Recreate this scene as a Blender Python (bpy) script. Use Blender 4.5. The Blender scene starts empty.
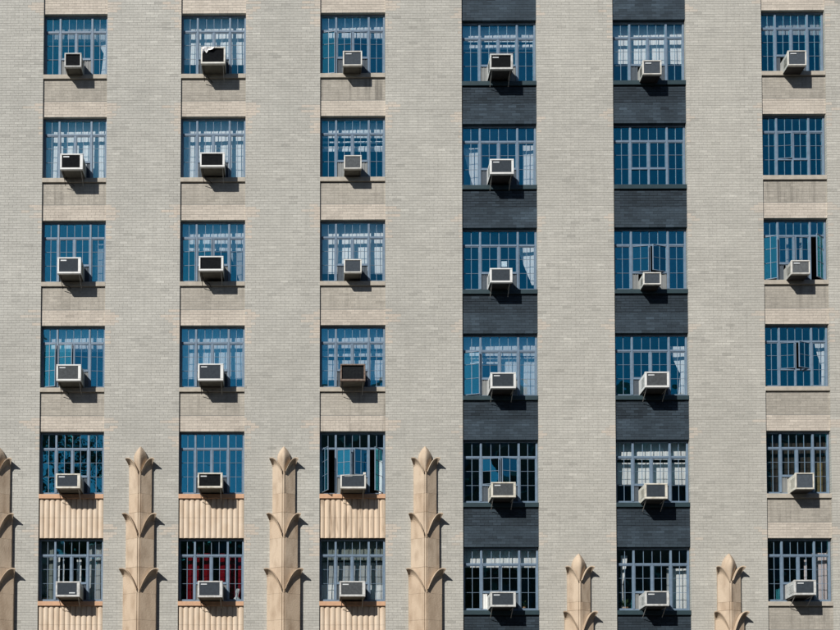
import bpy, math, random
import numpy as np
from mathutils import Vector, Matrix

random.seed(7)
rng = np.random.default_rng(7)
S = bpy.context.scene
COL = bpy.data.collections.new("facade")
S.collection.children.link(COL)
R = math.radians

# ------------------------------------------------------------------ camera
cam = bpy.data.cameras.new("camera")
co = bpy.data.objects.new("camera", cam)
COL.objects.link(co)
right = Vector((0.99992382, 0.01205483, 0.00265255))
up = Vector((-0.00218677, -0.0384886, 0.99925665))
fwd = Vector((-0.01214796, 0.99918632, 0.03845931))
m = Matrix.Identity(4)
for i in range(3):
    m[i][0] = right[i]; m[i][1] = up[i]; m[i][2] = -fwd[i]
m[0][3] = 0.0; m[1][3] = -30.6; m[2][3] = 1.7
co.matrix_world = m
cam.sensor_fit = 'HORIZONTAL'; cam.sensor_width = 36
cam.lens = 1230.709 / 840 * 36
cam.shift_x = (420 - 285.15) / 840
cam.shift_y = (797.65 - 315) / 840
cam.clip_start = 0.1; cam.clip_end = 2000
S.camera = co

# ------------------------------------------------------------------ sky, sun, exposure
SUN_FROM = Vector((-0.738, -1.0, 0.872)).normalized()
w = bpy.data.worlds.new("World"); S.world = w; w.use_nodes = True
nt = w.node_tree
bg = nt.nodes['Background']
sky = nt.nodes.new('ShaderNodeTexSky'); sky.sky_type = 'NISHITA'; sky.sun_disc = False
sky.sun_elevation = math.asin(SUN_FROM.z)
sky.sun_rotation = math.atan2(SUN_FROM.x, SUN_FROM.y)
sky.air_density = 1.0; sky.dust_density = 0.7; sky.ozone_density = 4.0; sky.altitude = 0
nt.links.new(sky.outputs[0], bg.inputs[0]); bg.inputs[1].default_value = 0.055
sl = bpy.data.lights.new("sun", 'SUN'); sl.energy = 5.0; sl.angle = R(0.53); sl.color = (1.0, 0.955, 0.89)
so = bpy.data.objects.new("sun", sl); COL.objects.link(so)
so.rotation_euler = (-SUN_FROM).to_track_quat('-Z', 'Y').to_euler()
so.location = (-20, -30, 40)
S.view_settings.view_transform = 'Standard'; S.view_settings.look = 'None'
S.view_settings.exposure = 0.15; S.view_settings.gamma = 1.0
S.cycles.transparent_max_bounces = 20
S.cycles.max_bounces = 8

# ------------------------------------------------------------------ materials
def newmat(name):
    mt = bpy.data.materials.new(name); mt.use_nodes = True
    return mt, mt.node_tree, mt.node_tree.nodes['Principled BSDF']

def worn(name, col, col2, rough=0.6, scale=6.0, amount=0.5, metal=0.0, bump=0.0, bscale=60, stretch=(1, 1, 1), spec=0.3, lo=0.35, hi=0.7):
    mt, t, b = newmat(name)
    tc = t.nodes.new('ShaderNodeTexCoord'); mp = t.nodes.new('ShaderNodeMapping'); mp.inputs['Scale'].default_value = stretch
    geo = t.nodes.new('ShaderNodeNewGeometry')
    t.links.new(geo.outputs['Position'], mp.inputs['Vector'])
    n = t.nodes.new('ShaderNodeTexNoise'); n.inputs['Scale'].default_value = scale; n.inputs['Detail'].default_value = 6
    t.links.new(mp.outputs[0], n.inputs['Vector'])
    mr = t.nodes.new('ShaderNodeMapRange'); mr.inputs[1].default_value = lo; mr.inputs[2].default_value = hi; mr.inputs[4].default_value = amount
    t.links.new(n.outputs['Fac'], mr.inputs[0])
    mx = t.nodes.new('ShaderNodeMix'); mx.data_type = 'RGBA'
    mx.inputs[6].default_value = (*col, 1); mx.inputs[7].default_value = (*col2, 1)
    t.links.new(mr.outputs[0], mx.inputs[0]); t.links.new(mx.outputs[2], b.inputs['Base Color'])
    b.inputs['Roughness'].default_value = rough; b.inputs['Metallic'].default_value = metal
    b.inputs['Specular IOR Level'].default_value = spec
    if bump:
        n2 = t.nodes.new('ShaderNodeTexNoise'); n2.inputs['Scale'].default_value = bscale; n2.inputs['Detail'].default_value = 4
        t.links.new(geo.outputs['Position'], n2.inputs['Vector'])
        bp = t.nodes.new('ShaderNodeBump'); bp.inputs['Strength'].default_value = bump; bp.inputs['Distance'].default_value = 0.01
        t.links.new(n2.outputs['Fac'], bp.inputs['Height']); t.links.new(bp.outputs[0], b.inputs['Normal'])
    return mt

def brick_mat(name="fired_brick", streak=.14, lo=.50, hi=.75):
    mt, t, b = newmat(name)
    at = t.nodes.new('ShaderNodeAttribute'); at.attribute_name = "brick_tone"
    geo = t.nodes.new('ShaderNodeNewGeometry')
    n = t.nodes.new('ShaderNodeTexNoise'); n.inputs['Scale'].default_value = 22; n.inputs['Detail'].default_value = 5
    t.links.new(geo.outputs['Position'], n.inputs['Vector'])
    mr = t.nodes.new('ShaderNodeMapRange'); mr.inputs[1].default_value = 0.3; mr.inputs[2].default_value = 0.7
    mr.inputs[3].default_value = 0.90; mr.inputs[4].default_value = 1.09
    t.links.new(n.outputs['Fac'], mr.inputs[0])
    mx = t.nodes.new('ShaderNodeVectorMath'); mx.operation = 'SCALE'
    # rain streaks: noise drawn out downwards, broken up by a broad patch noise
    mp = t.nodes.new('ShaderNodeMapping'); mp.inputs['Scale'].default_value = (7.0, 7.0, .45)
    t.links.new(geo.outputs['Position'], mp.inputs['Vector'])
    ns = t.nodes.new('ShaderNodeTexNoise'); ns.inputs['Scale'].default_value = 1.6; ns.inputs['Detail'].default_value = 5
    t.links.new(mp.outputs[0], ns.inputs['Vector'])
    m1 = t.nodes.new('ShaderNodeMapRange'); m1.inputs[1].default_value = lo; m1.inputs[2].default_value = hi
    t.links.new(ns.outputs['Fac'], m1.inputs[0])
    nb = t.nodes.new('ShaderNodeTexNoise'); nb.inputs['Scale'].default_value = .9; nb.inputs['Detail'].default_value = 3
    t.links.new(geo.outputs['Position'], nb.inputs['Vector'])
    m2 = t.nodes.new('ShaderNodeMapRange'); m2.inputs[1].default_value = .35; m2.inputs[2].default_value = .65; m2.inputs[3].default_value = .25
    t.links.new(nb.outputs['Fac'], m2.inputs[0])
    pr = t.nodes.new('ShaderNodeMath'); pr.operation = 'MULTIPLY'; t.links.new(m1.outputs[0], pr.inputs[0]); t.links.new(m2.outputs[0], pr.inputs[1])
    iv = t.nodes.new('ShaderNodeMath'); iv.operation = 'MULTIPLY_ADD'; iv.inputs[1].default_value = -streak; iv.inputs[2].default_value = 1.0
    t.links.new(pr.outputs[0], iv.inputs[0])
    pb = t.nodes.new('ShaderNodeMapRange'); pb.inputs[1].default_value = .3; pb.inputs[2].default_value = .7; pb.inputs[3].default_value = .955; pb.inputs[4].default_value = 1.045
    t.links.new(nb.outputs['Fac'], pb.inputs[0])
    q1 = t.nodes.new('ShaderNodeMath'); q1.operation = 'MULTIPLY'; t.links.new(iv.outputs[0], q1.inputs[0]); t.links.new(pb.outputs[0], q1.inputs[1])
    q2 = t.nodes.new('ShaderNodeMath'); q2.operation = 'MULTIPLY'; t.links.new(q1.outputs[0], q2.inputs[0]); t.links.new(mr.outputs[0], q2.inputs[1])
    t.links.new(at.outputs['Color'], mx.inputs[0]); t.links.new(q2.outputs[0], mx.inputs['Scale'])
    t.links.new(mx.outputs[0], b.inputs['Base Color'])
    b.inputs['Roughness'].default_value = 0.85; b.inputs['Specular IOR Level'].default_value = 0.2
    n2 = t.nodes.new('ShaderNodeTexNoise'); n2.inputs['Scale'].default_value = 90; n2.inputs['Detail'].default_value = 3
    t.links.new(geo.outputs['Position'], n2.inputs['Vector'])
    bp = t.nodes.new('ShaderNodeBump'); bp.inputs['Strength'].default_value = 0.35; bp.inputs['Distance'].default_value = 0.006
    t.links.new(n2.outputs['Fac'], bp.inputs['Height']); t.links.new(bp.outputs[0], b.inputs['Normal'])
    return mt

def glass_mat(name, refl, tint, trans):
    mt, t, b = newmat(name); t.nodes.remove(b)
    out = t.nodes['Material Output']
    g = t.nodes.new('ShaderNodeBsdfGlossy'); g.inputs['Roughness'].default_value = 0.015; g.inputs['Color'].default_value = (*tint, 1)
    tr = t.nodes.new('ShaderNodeBsdfTransparent'); tr.inputs['Color'].default_value = (*trans, 1)
    geo = t.nodes.new('ShaderNodeNewGeometry')
    n = t.nodes.new('ShaderNodeTexNoise'); n.inputs['Scale'].default_value = 2.2; n.inputs['Detail'].default_value = 1
    t.links.new(geo.outputs['Position'], n.inputs['Vector'])
    bp = t.nodes.new('ShaderNodeBump'); bp.inputs['Strength'].default_value = 0.25; bp.inputs['Distance'].default_value = 0.02
    t.links.new(n.outputs['Fac'], bp.inputs['Height']); t.links.new(bp.outputs[0], g.inputs['Normal'])
    mx = t.nodes.new('ShaderNodeMixShader'); mx.inputs[0].default_value = refl
    t.links.new(tr.outputs[0], mx.inputs[1]); t.links.new(g.outputs[0], mx.inputs[2])
    t.links.new(mx.outputs[0], out.inputs[0])
    return mt

def cloth_mat(name, col, transp):
    mt, t, b = newmat(name); t.nodes.remove(b)
    out = t.nodes['Material Output']
    d = t.nodes.new('ShaderNodeBsdfDiffuse'); d.inputs[0].default_value = (*col, 1)
    tl = t.nodes.new('ShaderNodeBsdfTranslucent'); tl.inputs[0].default_value = (*col, 1)
    tr = t.nodes.new('ShaderNodeBsdfTransparent')
    a = t.nodes.new('ShaderNodeMixShader'); a.inputs[0].default_value = 0.1
    t.links.new(d.outputs[0], a.inputs[1]); t.links.new(tl.outputs[0], a.inputs[2])
    c = t.nodes.new('ShaderNodeMixShader'); c.inputs[0].default_value = transp
    t.links.new(a.outputs[0], c.inputs[1]); t.links.new(tr.outputs[0], c.inputs[2])
    t.links.new(c.outputs[0], out.inputs[0])
    return mt

BRICK = brick_mat()
BRICK_ST = brick_mat("water_stained_brick", .55, .50, .70)
BRICK_SP = brick_mat("weathered_brick", .32, .45, .70)
MORTAR = worn("grey_mortar", (.265, .257, .235), (.20, .193, .175), rough=.95, scale=3, amount=.8)
PANEL = worn("fluted_terracotta", (.58, .48, .375), (.46, .345, .24), rough=.7, scale=4, amount=.8, bump=.2, bscale=45, stretch=(1, 1, .6), lo=.4, hi=.8)
PANEL_ST = worn("stained_fluted_terracotta", (.58, .465, .35), (.20, .14, .09), rough=.75, scale=5, amount=.9, bump=.2, bscale=45, stretch=(2.2, 1, .22), lo=.5, hi=.72)
MORTAR_D = worn("painted_mortar", (.010, .015, .021), (.008, .012, .016), rough=.8, scale=3)
STONE = worn("sill_stone", (.43, .39, .33), (.30, .28, .24), rough=.85, scale=7, amount=.8, bump=.3)
SILL_D = worn("painted_sill", (.024, .048, .058), (.018, .035, .045), rough=.55, scale=7, amount=.8)
TERRA_SILL = worn("orange_terracotta", (.56, .34, .21), (.44, .27, .17), rough=.7, scale=9, amount=.9, bump=.2)
TERRA = worn("buff_terracotta", (.46, .365, .27), (.25, .175, .115), rough=.8, scale=5.5, amount=.9, bump=.5, bscale=30, stretch=(1, 1, .3), lo=.44, hi=.80)
TERRA2 = worn("pale_buff_terracotta", (.48, .39, .295), (.27, .20, .14), rough=.8, scale=6.5, amount=.85, bump=.5, bscale=30, stretch=(1, 1, .35), lo=.42, hi=.80)
TERRA_J = worn("terracotta_joint", (.20, .14, .09), (.15, .10, .07), rough=.95)
STEEL = worn("blue_grey_painted_steel", (.150, .212, .285), (.105, .15, .21), rough=.45, scale=9, amount=.7, spec=.4)
GLASS = glass_mat("blue_tinted_glass", .215, (.10, .79, 1.0), (.985, .995, 1.0))
GLASS_A = glass_mat("bright_blue_glass", .26, (.12, .79, 1.0), (.985, .995, 1.0))
GLASS_C = glass_mat("deep_teal_glass", .18, (.05, .76, .96), (.97, .99, 1.0))
GLASS_B = glass_mat("clear_blue_glass", .15, (.14, .80, 1.0), (.99, 1.0, 1.0))
GLASS_OF = {(1, 0): GLASS_B, (1, 1): GLASS_B, (2, 2): GLASS_B, (4, 0): GLASS_B, (4, 4): GLASS_B, (3, 5): GLASS_B, (4, 5): GLASS_B, (0, 5): GLASS_B, (2, 5): GLASS_B, (5, 5): GLASS_B, (0, 2): GLASS_A, (1, 4): GLASS_A, (3, 3): GLASS_A, (1, 3): GLASS_A, (0, 1): GLASS_B, (2, 3): GLASS_A, (2, 4): GLASS_A, (0, 3): GLASS_A,
            (4, 1): GLASS_C, (5, 0): GLASS_C, (5, 1): GLASS_C, (5, 3): GLASS_C, (4, 3): GLASS_C, (3, 2): GLASS_C, (2, 1): GLASS_C, (5, 4): GLASS_C}
WHITE = worn("white_enamel", (.66, .67, .66), (.44, .43, .39), rough=.4, scale=9, amount=.55, spec=.4, lo=.5, hi=.8)
WHITE2 = worn("yellowed_enamel", (.62, .60, .53), (.38, .35, .28), rough=.5, scale=11, amount=.8, spec=.4, lo=.42, hi=.72)
WHITE3 = worn("grimy_grey_enamel", (.54, .55, .54), (.30, .29, .27), rough=.5, scale=13, amount=.8, spec=.4, lo=.42, hi=.72)
CREAM = worn("aged_enamel", (.66, .655, .62), (.42, .40, .35), rough=.5, scale=8, amount=.8, spec=.4)
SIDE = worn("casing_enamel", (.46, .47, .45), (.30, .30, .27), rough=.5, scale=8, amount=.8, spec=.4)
RUST = worn("rusty_brown_metal", (.13, .085, .065), (.24, .20, .17), rough=.7, scale=14, amount=.8)
SLATE = worn("slate_fins", (.082, .10, .12), (.058, .07, .085), rough=.7, scale=20, amount=.7, spec=.06)
FINS2 = worn('pale_grey_fins', (.14, .155, .165), (.09, .095, .10), rough=.7, scale=20, amount=.8, spec=.06)
COIL = worn("black_coil", (.014, .016, .019), (.026, .028, .03), rough=.8, scale=20, amount=.7, spec=.04)
SILVER = worn("silver_badge", (.62, .66, .68), (.5, .5, .5), rough=.4, scale=10)
DARKM = worn("dark_iron", (.035, .035, .035), (.06, .05, .045), rough=.6, scale=10)
GALV = worn("galvanised_strut", (.42, .42, .40), (.28, .26, .23), rough=.5, scale=14, amount=.8)
SHEER = cloth_mat("white_sheer", (.9, .91, .92), .08)
SHEER2 = cloth_mat("thin_sheer", (.72, .76, .78), .45)
PINKC = cloth_mat("pale_pink_cloth", (.74, .64, .64), .12)
REDC = cloth_mat("red_cloth", (.20, .006, .012), .03)
BROWNC = cloth_mat("brown_net", (.13, .11, .09), .6)
GREYC = cloth_mat("grey_green_cloth", (.30, .34, .32), .3)
ROOM = worn("room_plaster", (.20, .20, .19), (.16, .16, .15), rough=.9)
LEAF = worn("leaf_green", (.045, .085, .025), (.02, .05, .015), rough=.6, scale=4)
BARK = worn("bark", (.10, .075, .055), (.06, .045, .035), rough=.9, scale=6)
PAPER = worn("white_paper", (.85, .85, .85), (.75, .75, .75), rough=.8)
ASPH = worn("asphalt", (.05, .05, .052), (.065, .063, .06), rough=.9, scale=2)
PAVE = worn("pavement_concrete", (.085, .082, .078), (.065, .063, .06), rough=.9, scale=2)
OPP = worn("opposite_brick", (.13, .085, .065), (.10, .07, .055), rough=.9, scale=1.5)
DGLASS = worn("dark_window_glass", (.02, .025, .03), (.03, .035, .04), rough=.1, spec=.6)

# ------------------------------------------------------------------ mesh helper
class MB:
    def __init__(s): s.v = []; s.f = []
    def quadbox(s, x0, x1, y0, y1, z0, z1):
        b = len(s.v)
        s.v += [(x0, y0, z0), (x1, y0, z0), (x1, y1, z0), (x0, y1, z0), (x0, y0, z1), (x1, y0, z1), (x1, y1, z1), (x0, y1, z1)]
        s.f += [tuple(b + i for i in q) for q in ((0, 3, 2, 1), (4, 5, 6, 7), (0, 1, 5, 4), (1, 2, 6, 5), (2, 3, 7, 6), (3, 0, 4, 7))]
        return s
    def bevbox(s, x0, x1, y0, y1, z0, z1, c=.008):
        # box whose front (low y) edges are chamfered
        b = len(s.v)
        s.v += [(x0 + c, y0, z0 + c), (x1 - c, y0, z0 + c), (x1 - c, y0, z1 - c), (x0 + c, y0, z1 - c),
                (x0, y0 + c, z0), (x1, y0 + c, z0), (x1, y0 + c, z1), (x0, y0 + c, z1),
                (x0, y1, z0), (x1, y1, z0), (x1, y1, z1), (x0, y1, z1)]
        s.f += [tuple(b + i for i in q) for q in ((0, 1, 2, 3), (4, 5, 1, 0), (5, 6, 2, 1), (6, 7, 3, 2), (7, 4, 0, 3),
                (8, 9, 5, 4), (9, 10, 6, 5), (10, 11, 7, 6), (11, 8, 4, 7), (11, 10, 9, 8))]
        return s
    def bar(s, a, b_, r=.008):
        a = Vector(a); b_ = Vector(b_); d = (b_ - a).normalized()
        u = d.cross(Vector((0.3, 0.2, 1))).normalized(); v = d.cross(u)
        k = len(s.v)
        for p in (a, b_):
            for i in range(6):
                t = i * math.pi / 3
                q = p + u * (r * math.cos(t)) + v * (r * math.sin(t)); s.v.append(tuple(q))
        for i in range(6):
            j = (i + 1) % 6
            s.f.append((k + i, k + j, k + 6 + j, k + 6 + i))
        s.f.append(tuple(k + i for i in range(5, -1, -1))); s.f.append(tuple(k + 6 + i for i in range(6)))
        return s
    def tube(s, pts, r):
        for a, b_ in zip(pts[:-1], pts[1:]): s.bar(a, b_, r)
        return s
    def grid(s, P, closeu=False):
        # P: rows x cols of points
        k = len(s.v); nr = len(P); nc = len(P[0])
        for row in P: s.v += [tuple(p) for p in row]
        for i in range(nr - 1):
            for j in range(nc - 1 + (1 if closeu else 0)):
                j2 = (j + 1) % nc
                s.f.append((k + i * nc + j, k + i * nc + j2, k + (i + 1) * nc + j2, k + (i + 1) * nc + j))
        return s
    def xform(s, M, start=0):
        for i in range(start, len(s.v)): s.v[i] = tuple(M @ Vector(s.v[i]))
    def mesh(s, name, mats, smooth=False):
        me = bpy.data.meshes.new(name); me.from_pydata(s.v, [], s.f)
        for mt in (mats if isinstance(mats, (list, tuple)) else [mats]): me.materials.append(mt)
        if smooth: me.shade_smooth()
        me.update(); return me
    def build(s, name, mats, parent=None, loc=None, smooth=False):
        return link(name, s.mesh(name, mats, smooth), parent, loc)

def link(name, data, parent=None, loc=None):
    o = bpy.data.objects.new(name, data); COL.objects.link(o)
    if parent is not None: o.parent = parent
    if loc is not None: o.location = loc
    return o

def tag(o, label=None, cat=None, group=None, kind=None):
    if label: o['label'] = label
    if cat: o['category'] = cat
    if group: o['group'] = group
    if kind: o['kind'] = kind
    return o

def box(name, mat, x0, x1, y0, y1, z0, z1, parent=None):
    return MB().quadbox(x0, x1, y0, y1, z0, z1).build(name, mat, parent)

# ------------------------------------------------------------------ facade dimensions (metres)
HL = 22.958; HD = 22.733; ST = 2.708
ROWOFF = [-.014, 0, .018, .010, 0, -.010]
COLS = [(-6.600, 1.640), (-3.078, 1.657), (.467, 1.663), (4.064, 1.905), (7.892, 1.856), (11.650, 1.622)]   # left edge, width
WH = 1.61       # opening height
CRS = .0677
def head(c, r): return (HD if c in (3, 4) else HL) - r * ST + ROWOFF[min(max(r, 0), 5)]
SP = .040       # spandrel set back from piers
FR = .128       # frame set back from piers
COLN = ["leftmost column", "second column from left", "third column from left",
        "left dark-brick column", "right dark-brick column", "rightmost column"]
ROWN = ["top", "second", "third", "fourth", "fifth", "bottom"]
def where(c, r): return "%s window, %s" % (ROWN[r], COLN[c])

# ------------------------------------------------------------------ ground and street (out of frame, lights and reflects)
tag(box("ground", PAVE, -400, 400, -400, 400, -1.2, -.146), kind="structure")
tag(box("road", ASPH, -200, 200, -28.5, -16, -.15, 0.0), kind="structure")
tag(box("pavement", PAVE, -200, 200, -16, -.02, -.15, .13), kind="structure")
tag(box("pavement", PAVE, -200, 200, -36.5, -28.5, -.15, .13), kind="structure")

# ------------------------------------------------------------------ the building
bld = link("apartment_building", None, None, (0, 0, 0))
tag(bld, "tall grey-beige brick apartment block filling the picture, with terracotta pilasters and dark-brick window bays", "building")

def snoise(x, z, seed, sc):
    # cheap smooth value noise on arrays
    xs = x / sc; zs = z / sc
    xi = np.floor(xs).astype(int); zi = np.floor(zs).astype(int); fx = xs - xi; fz = zs - zi
    fx = fx * fx * (3 - 2 * fx); fz = fz * fz * (3 - 2 * fz)
    def h(a, b):
        n = (a * 374761393 + b * 668265263 + seed * 974634777) & 0x7fffffff
        n = ((n ^ (n >> 13)) * 1274126177) & 0x7fffffff
        return ((n ^ (n >> 16)) & 0xffff) / 65535.0
    return (h(xi, zi) * (1 - fx) + h(xi + 1, zi) * fx) * (1 - fz) + (h(xi, zi + 1) * (1 - fx) + h(xi + 1, zi + 1) * fx) * fz

def brickwork(name, x0, x1, z0, z1, yf, tone, parent, depth=.10, proud=.003, gap=.0068, zref=0.0, header_every=0, pitch=.2095, jit=.0007, mat=None):
    """every brick a box with joints around it; one mesh per wall panel"""
    n0 = int(math.floor((z0 - zref) / CRS + .3)); X0 = []; X1 = []; Z0 = []; Z1 = []
    k = n0
    while True:
        a = zref + k * CRS; b = a + CRS
        if a > z1 - .02: break
        za = max(a, z0); zb = min(b, z1)
        if zb - za > .02:
            hd = header_every and (k % header_every == 0)
            p = pitch / 2 if hd else pitch
            off = (k % 2) * pitch / 2 + (pitch / 4 if hd else 0)
            off += ((k * 7919) % 5 - 2) * .004
            j = math.floor((x0 - off) / p)
            while off + j * p < x1:
                xa = max(off + j * p, x0); xb = min(off + (j + 1) * p, x1)
                if xa - x0 < .05: xa = x0        # slivers at the ends join their neighbour
                if x1 - xb < .05: xb = x1
                if xb - xa > .05:
                    ga = 0 if xa == x0 else gap / 3; gb = 0 if xb == x1 else gap / 3
                    X0.append(xa + ga - (proud if xa == x0 else 0)); X1.append(xb - gb + (proud if xb == x1 else 0))
                    Z0.append(za + (gap / 2 if za > z0 else -proud)); Z1.append(zb - gap / 2)
                j += 1
        k += 1
    X0, X1, Z0, Z1 = map(np.array, (X0, X1, Z0, Z1)); n = len(X0)
    Y = yf + rng.uniform(-jit, jit, n)
    V = np.zeros((n, 8, 3))
    sk = rng.uniform(-.0005, .0005, (n, 4))
    for i, (xx, zz) in enumerate(((X0, Z0), (X1, Z0), (X1, Z1), (X0, Z1))):
        V[:, i, 0] = xx; V[:, i, 2] = zz + sk[:, i] * .6; V[:, i, 1] = Y + sk[:, i]
        V[:, i + 4, 0] = xx; V[:, i + 4, 2] = zz; V[:, i + 4, 1] = yf + depth
    F = np.array([(0, 1, 2, 3), (1, 5, 6, 2), (5, 4, 7, 6), (4, 0, 3, 7), (3, 2, 6, 7), (0, 4, 5, 1)])
    F = F[[0, 1, 3, 4, 5]]
    FF = (F[None] + (np.arange(n) * 8)[:, None, None]).reshape(-1, 4)
    me = bpy.data.meshes.new(name)
    me.vertices.add(n * 8); me.vertices.foreach_set('co', V.ravel())
    nf = len(FF); me.loops.add(nf * 4); me.loops.foreach_set('vertex_index', FF.ravel().astype(np.int32))
    me.polygons.add(nf); me.polygons.foreach_set('loop_start', np.arange(0, nf * 4, 4, dtype=np.int32))
    try: me.polygons.foreach_set('loop_total', np.full(nf, 4, dtype=np.int32))
    except Exception: pass
    me.update(calc_edges=True); me.validate(); me.shade_flat()
    xc = (X0 + X1) / 2; zc = (Z0 + Z1) / 2
    rgb = tone(xc, zc, n)
    C = np.ones((n, 5, 4)); C[:, :, :3] = np.clip(rgb, 0.004, .9)[:, None, :]
    at = me.attributes.new("brick_tone", 'FLOAT_COLOR', 'FACE'); at.data.foreach_set('color', C.reshape(-1))
    me.materials.append(mat or BRICK)
    o = link(name, me, parent); o['kind'] = 'stuff'
    return o

PIER = np.array((.408, .402, .368)); PINK = np.array((.52, .452, .38)); LINT = np.array((.475, .43, .372)); UPPER = np.array((.375, .35, .305))
def pier_tone(x0, x1):
    def f(x, z, n):
        v = 1 + rng.normal(0, .033, n) + (snoise(x, z, 3, 1.7) - .5) * .09 + (snoise(x, z, 5, .45) - .5) * .07 + (snoise(x * .2, z * 3, 9, .35) - .5) * .06
        c = PIER[None] * v[:, None]
        c = c * (1 + np.array((.006, 0, -.008))[None] * np.clip(x / 10, -1, 1.3)[:, None])
        odd = rng.random(n)
        c[odd < .02] *= .86; c[odd > .965] *= 1.10
        # toothed patches of pinker replacement brick beside each opening head
        for side, c_i in ((0, None), (1, None)):
            d = (x - x0) if side == 0 else (x1 - x)
            for r in range(7):
                strong = 1.0
                col = None
                for ci, (cx, cw) in enumerate(COLS):
                    if side == 0 and abs(cx + cw - x0) < .05: col = ci
                    if side == 1 and abs(cx - x1) < .05: col = ci
                if col is None: continue
                h = head(col, min(r, 5)) - (ST if r == 6 else 0)
                rel = z - h
                reach = np.where((rel > -.02) & (rel < .36), .42 - .25 * np.abs(rel - .17) / .19, np.where((rel > -.5) & (rel <= -.02), .13, 0))
                reach = reach * (.6 if col > 2 else 1) * (.75 + .5 * ((np.floor(z / CRS).astype(int) % 2) == 0))
                mask = (d < reach) & (rng.random(n) < (.62 if col > 2 else .8))
                k = (.55 if col > 2 else .65) * rng.uniform(.6, 1.2, n)
                c = np.where(mask[:, None], c * (1 - k[:, None]) + PINK[None] * k[:, None], c)
        return c
    return f

def span_tone(base, seed, streak=.12, cx=None):
    def f(x, z, n):
        v = 1 + rng.normal(0, .05, n) + (snoise(x * 1.0, z * .25, seed, .16) - .5) * streak + (snoise(x, z, seed + 4, .5) - .5) * .12
        return base[None] * v[:, None]
    return f
def dark_tone(k, seed):
    base = np.array((.030, .044, .058)) * k
    def f(x, z, n):
        v = 1 + rng.normal(0, .10, n) + (snoise(x, z, seed, .3) - .5) * .35
        v = v + np.where(rng.random(n) < .05, .25, 0) + np.clip(snoise(x, z * .4, seed + 9, .22) - .72, 0, 1) * 2.2
        return base[None] * v[:, None]
    return f

edges = [-9.4] + [e for (a, b) in COLS for e in (a, a + b)] + [15.6]
ZB, ZT = 6.3, 24.3
for i in range(0, len(edges), 2):
    a, b = edges[i], edges[i + 1]
    p = box("pier", MORTAR, a, b, .0026, .38, 0.0, 26.0, bld)
    brickwork("brickwork", a, b, ZB, ZT, 0.0, pier_tone(a, b), p, zref=0)

def room(c, r):
    a, w_ = COLS[c]; h = head(c, r)
    x0, x1 = a - .7, a + w_ + .7; z1 = h + .25; z0 = h - 2.35; y0, y1 = .385, 4.2
    t = .04; mb = MB()
    mb.quadbox(x0, x1, y1, y1 + t, z0, z1)
    mb.quadbox(x0, x0 + t, y0, y1, z0, z1).quadbox(x1 - t, x1, y0, y1, z0, z1)
    mb.quadbox(x0 + t, x1 - t, y0, y1, z0 - t, z0).quadbox(x0 + t, x1 - t, y0, y1, z1, z1 + t)
    mb.quadbox(x0 + t, x1 - t, y0 - .001, y0 + .05, z0, h - WH - .05)
    mb.quadbox(x0 + t, x1 - t, y0 - .001, y0 + .05, h + .02, z1)
    mb.build("room", ROOM, bld)

def fluted(c, r, z1, z0):
    a, w_ = COLS[c]; n = 12; p = w_ / n
    pan = box("fluted_panel", TERRA_J, a, a + w_, SP + .03, .38, z0, z1, bld)
    zm = z0 + (z1 - z0) * .52; xm = a + w_ * (5 / 12 if c != 0 else .5)
    for (za, zb) in ((z0, zm - .002), (zm + .002, z1)):
        mb = MB(); segs = 8; rows = []
        pts = []
        for k in range(n):
            for s in range(segs + (1 if k == n - 1 else 0)):
                u = s / segs
                pts.append((a + p * (k + u), SP + .020 - .030 * (max(0, math.sin(math.pi * u)) ** .7)))
        nn = len(pts)
        for z in (za, zb): rows.append([(x, y, z) for x, y in pts])
        mb.grid(rows)
        b0 = len(mb.v)
        for z in (za, zb): mb.v += [(x, SP + .06, z) for x, y in pts]
        for i in range(nn - 1):
            mb.f.append((i, b0 + i, b0 + i + 1, i + 1)); mb.f.append((nn + i + 1, b0 + nn + i + 1, b0 + nn + i, nn + i))
        o = mb.build("terracotta_block", PANEL_ST if (c, r) == (2, 4) else PANEL, pan)
    return pan

def spandrel(c, r):
    """everything between the sill of row r and the head of row r+1 in column c (r = -1: above the top row)"""
    a, w_ = COLS[c]
    zt = head(c, r) - WH if r >= 0 else head(c, 0) + ST - WH
    zb = head(c, r + 1) if r < 5 else head(c, 5) - ST
    sh = .115
    dark = c in (3, 4); terra = c < 3 and r >= 4
    smat = SILL_D if dark else (TERRA_SILL if terra else STONE)
    MB().bevbox(a + .002, a + w_ - .002, -.004, FR + .03, zt - sh, zt, .006).build("sill", smat, bld)
    if terra:
        fluted(c, r, zt - sh - .003, zb)
        return
    sp = box("spandrel", MORTAR_D if dark else MORTAR, a, a + w_, SP + (.0055 if dark else .0026), .38, zb, zt - sh - .002, bld)
    zsplit = zb + (.51 if dark else .39)
    if dark:
        brickwork("brickwork", a + .004, a + w_ - .004, zb, zsplit, SP - .002, dark_tone(1.12, c * 7 + r), sp, zref=zb, jit=.0005, gap=.005)
        brickwork("brickwork", a + .004, a + w_ - .004, zsplit, zt - sh - .004, SP, dark_tone(.85, c * 5 + r), sp, zref=zb, jit=.0022, gap=.010)
    else:
        brickwork("brickwork", a + .004, a + w_ - .004, zb, zsplit, SP, span_tone(LINT, c * 7 + r, .05), sp, zref=zb, jit=.0006, mat=BRICK_ST if (c, r) == (2, 3) else None)
        brickwork("brickwork", a + .004, a + w_ - .004, zsplit, zt - sh - .004, SP + .0006, span_tone(UPPER * (.92 if r == 0 or c == 5 else 1), c * 5 + r, .10), sp, zref=zb, mat=BRICK_ST if (c, r) in ((2, 3), (5, 1), (2, 0)) else BRICK_SP)

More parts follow.
